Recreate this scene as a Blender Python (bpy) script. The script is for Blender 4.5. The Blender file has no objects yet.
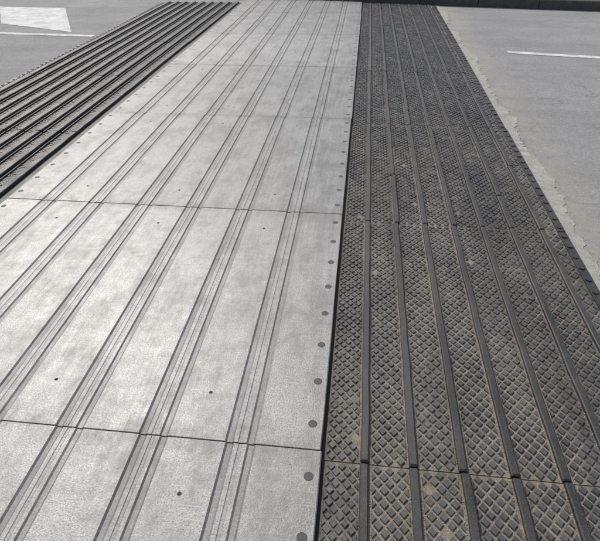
import bpy, math, random
from mathutils import Matrix, Vector
random.seed(7)
scene=bpy.context.scene
# ---------------- helpers ----------------
def new_mesh(name,verts,faces,mats,parent=None,midx=None,loc=(0,0,0),rot=0,tilt=0):
    me=bpy.data.meshes.new(name); me.from_pydata(verts,[],faces)
    for m in (mats if isinstance(mats,list) else [mats]): me.materials.append(m)
    if midx: me.polygons.foreach_set('material_index',midx)
    me.update()
    ob=bpy.data.objects.new(name,me); scene.collection.objects.link(ob)
    ob.location=loc; ob.rotation_euler=(0,tilt,rot)
    if parent: ob.parent=parent
    return ob
def empty(name):
    e=bpy.data.objects.new(name,None); scene.collection.objects.link(e); return e
class NT:
    def __init__(s,name):
        s.m=bpy.data.materials.new(name); s.m.use_nodes=True
        s.t=s.m.node_tree; s.b=s.t.nodes['Principled BSDF']
        s.co=s.t.nodes.new('ShaderNodeNewGeometry').outputs['Position']
    def n(s,typ,**kw):
        nd=s.t.nodes.new(typ)
        for k,v in kw.items(): setattr(nd,k,v)
        return nd
    def link(s,a,b): s.t.links.new(a,b)
    def noise(s,scale,detail=4,rough=.55,stretch=None,dist=0):
        nd=s.n('ShaderNodeTexNoise'); nd.inputs['Scale'].default_value=scale
        nd.inputs['Detail'].default_value=detail; nd.inputs['Roughness'].default_value=rough
        nd.inputs['Distortion'].default_value=dist
        s.link(s.vec(stretch),nd.inputs['Vector']); return nd.outputs['Fac']
    def vec(s,stretch):
        if not stretch: return s.co
        mp=s.n('ShaderNodeMapping'); mp.inputs['Scale'].default_value=stretch
        s.link(s.co,mp.inputs['Vector']); return mp.outputs[0]
    def voro(s,scale,feature='F1',stretch=None,out='Distance'):
        nd=s.n('ShaderNodeTexVoronoi',feature=feature); nd.inputs['Scale'].default_value=scale
        s.link(s.vec(stretch),nd.inputs['Vector']); return nd.outputs[out]
    def ramp(s,inp,stops):
        nd=s.n('ShaderNodeValToRGB'); cr=nd.color_ramp
        while len(cr.elements)<len(stops): cr.elements.new(.5)
        for e,(p,c) in zip(cr.elements,stops):
            e.position=p; e.color=(c,c,c,1) if not isinstance(c,tuple) else (*c,1)
        s.link(inp,nd.inputs[0]); return nd.outputs[0]
    def mix(s,f,a,b,mode='MIX'):
        nd=s.n('ShaderNodeMix',data_type='RGBA',blend_type=mode)
        for i,v in ((0,f),(6,a),(7,b)):
            if isinstance(v,(int,float)):
                nd.inputs[i].default_value=v if i==0 else (v,v,v,1)
            elif isinstance(v,tuple): nd.inputs[i].default_value=(*v,1)
            else: s.link(v,nd.inputs[i])
        return nd.outputs[2]
    def math(s,op,a,b=0.0,clamp=False):
        nd=s.n('ShaderNodeMath',operation=op,use_clamp=clamp)
        for i,v in enumerate((a,b)):
            if isinstance(v,(int,float)): nd.inputs[i].default_value=v
            else: s.link(v,nd.inputs[i])
        return nd.outputs[0]
    def xyz(s):
        nd=s.n('ShaderNodeSeparateXYZ'); s.link(s.co,nd.inputs[0]); return nd.outputs
    def maprange(s,v,a,b,c=0,d=1):
        nd=s.n('ShaderNodeMapRange'); s.link(v,nd.inputs[0])
        for i,x in zip((1,2,3,4),(a,b,c,d)): nd.inputs[i].default_value=x
        return nd.outputs[0]
    def bump(s,h,dist=.002,strength=1):
        nd=s.n('ShaderNodeBump'); nd.inputs['Distance'].default_value=dist
        nd.inputs['Strength'].default_value=strength
        s.link(h,nd.inputs['Height']); s.link(nd.outputs[0],s.b.inputs['Normal'])
    def set(s,name,v):
        if isinstance(v,(int,float)): s.b.inputs[name].default_value=v
        elif isinstance(v,tuple): s.b.inputs[name].default_value=(*v,1)
        else: s.link(v,s.b.inputs[name])

# ---------------- materials ----------------
def mat_metal():
    k=NT('worn_metal')
    big=k.noise(1.7,4,.65); med=k.noise(14,4,.75); fine=k.noise(170,3,.75)
    streak=k.noise(9,4,.7,stretch=(7,.3,1))
    cross=k.noise(7,4,.75,stretch=(.45,5,1))
    c=k.ramp(big,[(.32,(.20,.202,.205)),(.68,(.36,.363,.367))])
    c=k.mix(.55,c,k.ramp(med,[(.28,.13),(.5,.28),(.72,.45)]))
    c=k.mix(.45,c,k.ramp(streak,[(.35,.09),(.65,.50)]))
    c=k.mix(.12,c,k.ramp(cross,[(.35,.12),(.65,.48)]))
    c=k.mix(.45,c,k.ramp(fine,[(.32,.04),(.68,.58)]))
    blot=k.math('MULTIPLY',k.ramp(k.noise(6,7,.82,stretch=(1,.6,1)),[(.46,0.0),(.60,1.0)]),k.ramp(fine,[(.38,.15),(.58,1.0)]))
    c=k.mix(k.math('MULTIPLY',blot,.55),c,(.098,.096,.092))
    scr=k.math('MULTIPLY',k.ramp(k.noise(30,2,.6,stretch=(.12,7,1)),[(.63,0.0),(.68,1.0)]),.22)
    c=k.mix(scr,c,(.5,.5,.5))
    spots=k.ramp(k.voro(38),[(.04,1.0),(.15,0.0)])
    spots=k.math('MULTIPLY',spots,k.ramp(med,[(.50,0.0),(.58,1.0)]))
    c=k.mix(k.math('MULTIPLY',spots,.75),c,(.05,.048,.046))
    # grime spreading either side of the plate ends (panel period 1.68 m)
    x,y,z=k.xyz()
    t=k.math('FRACT',k.math('DIVIDE',k.math('ADD',y,10*1.68-1.055),1.68))
    e=k.math('MINIMUM',t,k.math('SUBTRACT',1.0,t))
    g=k.math('MULTIPLY',k.maprange(e,.0,.05,1,0),k.ramp(med,[(.35,.1),(.65,1.0)]))
    c=k.mix(k.math('MULTIPLY',g,.35,True),c,(.10,.097,.092))
    oi=k.n('ShaderNodeObjectInfo').outputs['Random']
    c=k.mix(1,c,k.ramp(oi,[(0,(.75,.75,.742)),(1,(.87,.868,.858))]),'MULTIPLY')
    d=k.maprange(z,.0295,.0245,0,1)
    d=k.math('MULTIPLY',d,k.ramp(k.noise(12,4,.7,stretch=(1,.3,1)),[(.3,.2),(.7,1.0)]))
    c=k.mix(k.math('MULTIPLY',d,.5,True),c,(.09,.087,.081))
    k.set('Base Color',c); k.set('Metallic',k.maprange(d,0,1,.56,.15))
    r=k.mix(.5,k.ramp(med,[(.3,.42),(.7,.66)]),k.ramp(streak,[(.35,.42),(.65,.66)]))
    k.set('Roughness',r)
    k.bump(k.mix(.4,fine,med),.0022,.75)
    return k.m
def mat_rubber(name,base=.022,sand=.25,dustc=(.15,.142,.128)):
    k=NT(name)
    n=k.noise(9,3,.6); f=k.noise(220,3,.7); s=k.noise(5,5,.75,stretch=(1,.5,1))
    c=k.mix(n,(base*.6,base*.63,base*.68),(base*2,base*2.06,base*2.2))
    c=k.mix(k.math('MULTIPLY',k.ramp(s,[(.42,0.0),(.66,1.0)]),sand),c,dustc)
    c=k.mix(k.math('MULTIPLY',k.ramp(f,[(.53,0.0),(.66,1.0)]),.32),c,(.19,.175,.15))
    k.set('Base Color',c); k.set('Roughness',k.ramp(n,[(.3,.36),(.7,.6)]))
    k.set('Specular IOR Level',.5)
    k.bump(f,.0018,.7)
    return k.m
def mat_rubber_base():
    k=NT('rubber_valley_grit')
    f=k.noise(260,4,.75); m=k.noise(28,4,.7); b=k.noise(3,4,.6,stretch=(1,.4,1)); x,y,z=k.xyz()
    sand=k.mix(k.ramp(f,[(.3,0.0),(.7,1.0)]),(.075,.064,.05),(.46,.40,.315))
    rub=(.02,.02,.021)
    w=k.maprange(y,7.5,1.2,.1,.95)
    w=k.math('MULTIPLY',w,k.maprange(x,-.1,.12,.4,1))
    w=k.math('MULTIPLY',w,k.maprange(x,.5,1.2,1,.6))
    w=k.math('ADD',w,k.math('MULTIPLY',k.math('SUBTRACT',b,.5),2.2))
    w=k.math('ADD',w,k.math('MULTIPLY',k.math('SUBTRACT',m,.5),1.8),True)
    k.set('Base Color',k.mix(w,rub,sand)); k.set('Roughness',.9)
    k.bump(f,.004,.9)
    return k.m
def mat_asphalt():
    k=NT('worn_asphalt')
    a=k.voro(95,out='Color'); bw=k.n('ShaderNodeRGBToBW'); k.link(a,bw.inputs[0])
    f=k.noise(220,3,.75); m=k.noise(6,5,.7); b=k.noise(.8,5,.6); tr=k.noise(1.6,3,.6,stretch=(.15,1.6,1))
    c=k.ramp(bw.outputs[0],[(.15,.06),(.4,.25),(.75,.33),(.9,.65)])
    c=k.mix(.25,c,k.ramp(f,[(.32,.05),(.68,.52)]))
    c=k.mix(.35,c,k.ramp(m,[(.3,.20),(.7,.35)]))
    c=k.mix(.35,c,k.ramp(b,[(.35,(.20,.199,.196)),(.65,(.37,.365,.355))]))
    c=k.mix(.22,c,k.ramp(tr,[(.35,.18),(.65,.37)]))
    st=k.math('MULTIPLY',k.ramp(k.noise(2.1,6,.78,dist=.2),[(.52,0.0),(.70,1.0)]),.32)
    c=k.mix(st,c,(.12,.118,.113))
    cr=k.n('ShaderNodeTexVoronoi',feature='DISTANCE_TO_EDGE'); cr.inputs['Scale'].default_value=.5
    wv=k.n('ShaderNodeVectorMath',operation='ADD'); k.link(k.co,wv.inputs[0])
    nz=k.n('ShaderNodeTexNoise'); nz.inputs['Scale'].default_value=3; nz.inputs['Detail'].default_value=5; k.link(k.co,nz.inputs['Vector'])
    sc=k.n('ShaderNodeVectorMath',operation='SCALE'); sc.inputs['Scale'].default_value=.4; k.link(nz.outputs['Color'],sc.inputs[0]); k.link(sc.outputs[0],wv.inputs[1])
    k.link(wv.outputs[0],cr.inputs['Vector'])
    ck=k.ramp(cr.outputs['Distance'],[(.002,1.0),(.006,0.0)])
    c=k.mix(k.math('MULTIPLY',ck,k.ramp(b,[(.48,0.0),(.58,.5)])),c,(.08,.078,.075))
    x,y,z=k.xyz()
    dust=k.math('MULTIPLY',k.maprange(x,1.75,1.28,0,1),k.maprange(x,1.0,1.2,0,1))
    dust=k.math('MULTIPLY',dust,k.ramp(k.noise(4,6,.75),[(.33,0.0),(.55,1.0)]))
    c=k.mix(k.math('MULTIPLY',dust,.8,True),c,k.mix(k.ramp(f,[(.3,0.0),(.7,1.0)]),(.17,.152,.125),(.58,.53,.45)))
    k.set('Base Color',c); k.set('Roughness',.9)
    k.bump(f,.006,1)
    return k.m
def mat_concrete(name,lo,hi,warm=.93):
    k=NT(name); f=k.noise(180,4,.75); m=k.noise(11,5,.7)
    c=k.mix(k.ramp(k.math('MULTIPLY',k.math('ADD',f,m),.5),[(.35,0.0),(.65,1.0)]),(lo,lo*.98,lo*warm),(hi,hi*.98,hi*warm))
    st=k.ramp(k.voro(60),[(.15,1.0),(.3,0.0)])
    c=k.mix(k.math('MULTIPLY',st,.35),c,(lo*.6,lo*.57,lo*.5))
    k.set('Base Color',c); k.set('Roughness',.9); k.bump(k.mix(.5,f,m),.006,.9); return k.m
def mat_paint():
    k=NT('worn_road_paint'); f=k.noise(90,4,.8); m=k.noise(5,5,.75)
    w=k.ramp(k.mix(.5,f,m),[(.44,1.0),(.55,0.0)])
    k.set('Base Color',k.mix(k.math('MULTIPLY',w,.75),(.66,.66,.645),(.32,.32,.31))); k.set('Roughness',.85); k.bump(f,.002,.6); return k.m
def mat_plain(name,c,r=.6,met=0):
    k=NT(name); f=k.noise(150,3,.7)
    k.set('Base Color',k.mix(f,tuple(v*.5 for v in c),tuple(v*1.5 for v in c))); k.set('Roughness',r); k.set('Metallic',met); k.bump(f,.001,.5); return k.m
M_metal=mat_metal(); M_rubR=mat_rubber('tread_rubber',.032,.55); M_rubL=mat_rubber('dark_rubber',.011,.2)
M_bar=mat_rubber('rib_rubber',.012,.22)
M_base=mat_rubber_base(); M_asph=mat_asphalt()
M_spall=mat_concrete('broken_concrete',.20,.46,.88); M_kerb=mat_concrete('kerb_stone',.04,.11); M_pave=mat_concrete('pavement_concrete',.2,.36)
M_paint=mat_paint(); M_plug=mat_plain('bolt_plug_steel',(.07,.07,.071),.7,.1); M_dark=mat_plain('dark_gap',(.03,.029,.028),.9)
M_soil=mat_concrete('dry_ground',.12,.24); M_grit=mat_plain('grit_stone',(.30,.27,.225),.9)

# ---------------- ground & road ----------------
S=900
new_mesh('ground',[(-S,-S,-.012),(S,-S,-.012),(S,S,-.012),(-S,S,-.012)],[(0,1,2,3)],M_soil)
sk=-.165; y0=10.62
def kl(x,off=0): return y0+sk*x+off*math.sqrt(1+sk*sk)
W=60
new_mesh('road',[(-W,kl(-W)-12.5,0),(W,kl(W)-12.5,0),(W,kl(W,.1),0),(-W,kl(-W,.1),0)],[(0,1,2,3)],M_asph)
mr=random.Random(5)
def marking(pts,name='road_marking',step=.06,am=.006):
    z=.004; out=[]
    n=len(pts)
    for i in range(n):
        (xa,ya),(xb,yb)=pts[i],pts[(i+1)%n]; L=math.hypot(xb-xa,yb-ya); m=max(1,int(L/step))
        for q in range(m):
            t=q/m; j=0 if q==0 else am
            out.append((xa+(xb-xa)*t+mr.uniform(-j,j),ya+(yb-ya)*t+mr.uniform(-j,j),z))
    return new_mesh(name,out,[tuple(range(len(out)))],M_paint)
marking([(-6.95,9.95),(-5.95,8.42),(-4.45,7.86),(-5.58,9.86)],'arrow_road_marking')
def dash(x1,x2,yc,w=.10):
    marking([(x1,yc(x1)-w/2),(x2,yc(x2)-w/2),(x2,yc(x2)+w/2),(x1,yc(x1)+w/2)],'lane_line_marking')
dash(1.84,4.8,lambda x:7.04-.19*(x-1.84),.12)
dash(-7.4,-3.98,lambda x:7.62-.07*(x+3.96),.12)
kv=[];kf=[]
def box(vs,fs,x1,x2,yo1,yo2,z1,z2,b=.012):
    i=len(vs)
    prof=[(yo1,z1),(yo1,z2-b),(yo1+b,z2),(yo2,z2),(yo2,z1)]
    for x in (x1,x2):
        for yo,z in prof: vs.append((x,kl(x,yo),z))
    n=5
    for j in range(n-1): fs.append((i+j,i+j+1,i+n+j+1,i+n+j))
    fs.append(tuple(i+j for j in range(n))[::-1]); fs.append(tuple(i+n+j for j in range(n)))
x=-40
while x<40: box(kv,kf,x,x+.99,0,.15,-.01,.15+random.uniform(-.003,.003)); x+=1.0
new_mesh('kerb',kv,kf,M_kerb)
v=[];f=[]; x=-40
while x<40: box(v,f,x,x+1.985,.16,2.0,-.01,.145,.004); x+=2
new_mesh('pavement',v,f,M_pave)
pw=empty('parapet_wall')
v=[];f=[]; x=-40
while x<40:
    box(v,f,x,x+3.97,2.02,2.32,-.01,.85,.01); x+=4
new_mesh('wall_panels',v,f,M_pave,pw)
v=[];f=[]; box(v,f,-40,40,1.98,2.36,.853,.95,.02); new_mesh('coping',v,f,M_pave,pw)

# ---------------- metal plates ----------------
XR,XL=-.062,-2.31; ZT=.030; PY=1.055; PL=1.68
bands=[-.36,-.69,-1.02,-1.35,-1.68,-2.01]
def metal_profile():
    p=[(XL,.002),(XL,ZT-.003),(XL+.003,ZT)]
    for c in sorted(bands):
        d=.006
        p+=[(c-.057,ZT),(c-.049,ZT-d),(c-.031,ZT-d),(c-.024,ZT-.001),
            (c-.008,ZT-.001),(c-.005,ZT-.0025),(c+.005,ZT-.0025),(c+.008,ZT-.001),
            (c+.024,ZT-.001),(c+.031,ZT-d),(c+.049,ZT-d),(c+.057,ZT)]
    p+=[(XR-.003,ZT),(XR,ZT-.003),(XR,.002)]
    return p
prof=metal_profile()
mp=empty('metal_expansion_joint_plate')
def disc(vs,fs,mi,cx,cy,r,z0,z1,m,n=20,cap=True):
    i=len(vs)
    for z,rr in ((z0,r),(z1,r*.94)):
        for k in range(n):
            a=2*math.pi*k/n; vs.append((cx+rr*math.cos(a),cy+rr*math.sin(a),z))
    for k in range(n):
        fs.append((i+k,i+(k+1)%n,i+n+(k+1)%n,i+n+k)); mi.append(m)
    fs.append(tuple(i+n+k for k in range(n))); mi.append(m)
for pi in range(-2,6):
    ya=0.0; yb=PL-.0032; oy=PY+pi*PL
    vs=[];fs=[];mi=[]
    n=len(prof); ys=[0,.002]+[PL*k/8 for k in range(1,8)]+[yb-.002,yb]
    for j,y in enumerate(ys):
        for (x,z) in prof:
            wob=random.uniform(-.0012,.0012) if x>XR-.01 or x<XL+.01 else 0
            zz=z-(.0012 if j in(0,len(ys)-1) and z>.02 else 0)
            vs.append((x+wob,y,zz))
    for j in range(len(ys)-1):
        for k in range(n-1):
            a=j*n+k; fs.append((a,a+n,a+n+1,a+1)); mi.append(0)
    fs.append(tuple(range(n))); mi.append(0); fs.append(tuple(range((len(ys)-1)*n,len(ys)*n))[::-1]); mi.append(0)
    for bx in (XR-.038,XL+.038):
        for q in range(8):
            jx,jy=random.uniform(-.002,.002),random.uniform(-.004,.004)
            cy=.105+.21*q+jy
            disc(vs,fs,mi,bx+jx,cy,.0178,ZT-.001,ZT+.0002,2,24)
            disc(vs,fs,mi,bx+jx,cy,.0158,ZT,ZT+.0005,1,24)
    for hx in (-.525,-1.185,-1.845):
        for hy in (.215,PL-.215):
            disc(vs,fs,mi,hx,hy,.0085,ZT-.001,ZT+.0005,1,16); disc(vs,fs,mi,hx,hy,.0055,ZT,ZT+.0009,2,12)
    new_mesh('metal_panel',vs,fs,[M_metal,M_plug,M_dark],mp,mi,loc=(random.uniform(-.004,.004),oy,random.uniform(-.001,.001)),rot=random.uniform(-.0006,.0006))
new_mesh('gap_bed',[(XL-.012,-2.3,.003),(XR+.012,-2.3,.003),(XR+.012,10.8,.003),(XL-.012,10.8,.003)],[(0,1,2,3)],M_dark,mp)

# ---------------- rubber mats ----------------
def rubber_mat(x0,x1,bars,barw,barz,mats,ystart,L,n0,n1,padz,edge_side,fine=False):
    par=empty('rubber_expansion_joint_mat')
    BZ=.010
    for pi in range(n0,n1):
        vs=[];fs=[];mi=[]
        def quad_prism(poly,z0,z1,ins,m):
            cx=sum(p[0] for p in poly)/len(poly); cy=sum(p[1] for p in poly)/len(poly)
            i=len(vs); k=len(poly)
            for x,y in poly: vs.append((x,y,z0))
            for x,y in poly: vs.append((cx+(x-cx)*ins,cy+(y-cy)*ins,z1+(random.uniform(-.0006,.0006) if m==0 else 0)))
            for a in range(k):
                b=(a+1)%k; fs.append((i+a,i+b,i+k+b,i+k+a)); mi.append(m)
            fs.append(tuple(i+k+a for a in range(k))); mi.append(m)
        def bar(xc,w,y1,y2,zt,m=1,e=.004):
            i=len(vs); pr=[(-w/2-.001,BZ-.004),(-w/2,zt-.004),(-w/2+e,zt),(w/2-e,zt),(w/2,zt-.004),(w/2+.001,BZ-.004)]
            ns=max(2,int((y2-y1)/.12)); ys=[y1,y1+.006]+[y1+(y2-y1)*t/ns for t in range(1,ns)]+[y2-.006,y2]
            for j,y in enumerate(ys):
                endd=.005 if j in (0,len(ys)-1) else 0
                dx=random.uniform(-.0018,.0018); dz=random.uniform(-.0016,.0006)
                for x,z in pr: vs.append((xc+x+dx,y,z-(endd if z>BZ else 0)+(dz if z>BZ else 0)))
            for j in range(len(ys)-1):
                for q in range(5):
                    a=i+j*6+q; fs.append((a,a+6,a+7,a+1)); mi.append(m)
            fs.append(tuple(i+q for q in range(6))); mi.append(m)
            fs.append(tuple(i+(len(ys)-1)*6+q for q in range(6))[::-1]); mi.append(m)
        Lp=L-.004
        quad_prism([(x0,0),(x1,0),(x1,Lp),(x0,Lp)],.002,BZ,1.0,2)
        for b in bars:
            bo=random.uniform(-.003,.003)
            if random.random()<.2:
                c=random.uniform(.3,1.3); bar(b+bo,barw,.001,c-.003,barz); bar(b+random.uniform(-.005,.005),barw,c+.003,Lp-.001,barz)
            else: bar(b+bo,barw,.001,Lp-.001,barz)
        edges=[x0-barw/2-.004]+list(bars)+[x1+barw/2+.004]
        for s in range(len(edges)-1):
            sa=edges[s]+barw/2+.009; sb=edges[s+1]-barw/2-.009
            if fine:
                if sb-sa<.06: continue
                bar(sa+.012,.013,.004,Lp-.004,padz+.006,0,.003); bar(sb-.012,.013,.004,Lp-.004,padz+.006,0,.003)
                sa+=.024; sb-=.024
            w=sb-sa; nd=max(1,round(w/.040)); p=w/nd; r=p*.41; row=p*.58; ry=row*.80
            nr=int((Lp-.012)/row); row=(Lp-.012)/nr
            for q in range(nr):
                y=.006+row*.5+q*row
                for d in range(nd+(q%2)):
                    if random.random()<.004: continue
                    jx=random.uniform(-.001,.001); h=padz+random.uniform(-.003,.0006); ins=random.uniform(.62,.84)
                    if fine: h-=.003
                    if q%2==0:
                        x=sa+p*(d+.5)+jx; poly=[(x-r,y),(x,y-ry),(x+r,y),(x,y+ry)]
                    else:
                        x=sa+p*d+jx
                        if d==0: poly=[(x,y-ry),(x+r,y),(x,y+ry)]
                        elif d==nd: poly=[(x-r,y),(x,y-ry),(x,y+ry)]
                        else: poly=[(x-r,y),(x,y-ry),(x+r,y),(x,y+ry)]
                    quad_prism(poly,BZ-.001,h,ins,0)
        if edge_side:
            ex=x1 if edge_side>0 else x0-.06
            j=random.uniform(-.004,.004)
            quad_prism([(ex+.002,.001),(ex+.050+j,.003),(ex+.050-j,Lp+.002),(ex+.002,Lp+.003)],.001,.012,.995,1)
            y=.05
            while y<Lp-.03:
                disc(vs,fs,mi,ex+.026+random.uniform(-.002,.002),y,.017,.010,.018+random.uniform(-.002,.001),1,14); y+=.103
        new_mesh('rubber_panel',vs,fs,mats,par,mi,loc=(random.uniform(-.003,.003),ystart+pi*L,random.uniform(-.001,.001)),rot=random.uniform(-.0012,.0012))
    return par
barsR=[.095+.172*i for i in range(7)]
rubber_mat(-.048,1.215,barsR,.029,.027,[M_rubR,M_bar,M_base],1.03,1.65,-2,6,.0165,1)
barsL=sorted([-2.42-.168*i for i in range(9)])
rubber_mat(-3.86,-2.322,barsL,.050,.036,[M_rubL,M_rubL,M_rubL],.6,1.65,-1,6,.017,-1,True)

# ---------------- broken concrete edges ----------------
def ragged(name,xa,xb,z,amp,side,seed):
    rnd=random.Random(seed); vs=[];fs=[]; y=-1.5; i=0; off=0
    while y<10.7:
        off=off*.92+rnd.uniform(-amp,amp)*.5
        a=(xa,y,z); b=(xb+off+rnd.uniform(-amp,amp)*.35,y,z-.003)
        vs+= [a,b]; y+=rnd.uniform(.015,.05); i+=1
    for k in range(i-1): fs.append((2*k,2*k+1,2*k+3,2*k+2))
    return new_mesh(name,vs,fs,M_spall)
ragged('concrete_edge',1.20,1.350,.006,.04,1,3)
ragged('concrete_edge',-3.86,-3.94,.006,.02,-1,5)
rg=random.Random(11); vs=[];fs=[]
def stone(x,y,z,r):
    i=len(vs); a=rg.uniform(0,6.3)
    for k in range(5):
        t=a+k*1.2566; rr=r*rg.uniform(.7,1.15); vs.append((x+rr*math.cos(t),y+rr*math.sin(t),z))
    for k in range(5):
        t=a+k*1.2566; rr=r*rg.uniform(.4,.7); vs.append((x+rr*math.cos(t),y+rr*math.sin(t),z+r*rg.uniform(.4,.7)))
    for k in range(5):
        b=(k+1)%5; fs.append((i+k,i+b,i+5+b,i+5+k))
    fs.append(tuple(i+5+k for k in range(5)))
for b in barsR:
    for sgn in (-1,1):
        for q in range(300):
            y=.5+8*rg.random()**2; stone(b+sgn*(.0145+.0045+rg.uniform(-.003,.004)),y,.0098,rg.uniform(.0012,.004))
for q in range(1300):
    y=.5+9.5*rg.random()**1.2; stone(1.275+abs(rg.gauss(0,.05)),y,.003,rg.uniform(.0012,.004))
for q in range(1300):
    stone(rg.uniform(-.04,1.2),.5+8*rg.random()**2,.010,rg.uniform(.001,.0034))
new_mesh('gravel_grit',vs,fs,M_grit)

# ---------------- light ----------------
el=math.radians(46); az=math.radians(-37)
sd=Vector((math.sin(az)*math.cos(el),math.cos(az)*math.cos(el),math.sin(el)))
sl=bpy.data.lights.new('sun','SUN'); sl.energy=2.6; sl.angle=math.radians(1.2); sl.color=(1,.965,.91)
so=bpy.data.objects.new('sun',sl); scene.collection.objects.link(so)
so.rotation_euler=sd.to_track_quat('Z','Y').to_euler(); so.location=(0,0,20)
w=bpy.data.worlds.new('World'); scene.world=w; w.use_nodes=True
nt=w.node_tree; bg=nt.nodes['Background']; sky=nt.nodes.new('ShaderNodeTexSky'); sky.sky_type='NISHITA'
sky.sun_disc=False; sky.sun_elevation=el; sky.sun_rotation=az; sky.dust_density=3
hs=nt.nodes.new('ShaderNodeHueSaturation'); hs.inputs['Saturation'].default_value=.6
nt.links.new(sky.outputs[0],hs.inputs['Color']); nt.links.new(hs.outputs[0],bg.inputs[0]); bg.inputs[1].default_value=.145
scene.view_settings.view_transform='Standard'; scene.view_settings.look='None'; scene.view_settings.exposure=0

# ---------------- camera ----------------
Y=Vector((72,375.5,-500)).normalized(); h=Vector((1,.0147,0))
Z=h.cross(Y).normalized(); X=Y.cross(Z)
cam=bpy.data.cameras.new('camera'); cam.lens=30; cam.sensor_width=36; cam.sensor_fit='HORIZONTAL'; cam.clip_end=3000; cam.clip_start=.05
co=bpy.data.objects.new('camera',cam); scene.collection.objects.link(co)
co.matrix_world=Matrix.Translation((0,0,1.63))@Matrix((X,Y,Z)).to_4x4()
scene.camera=co
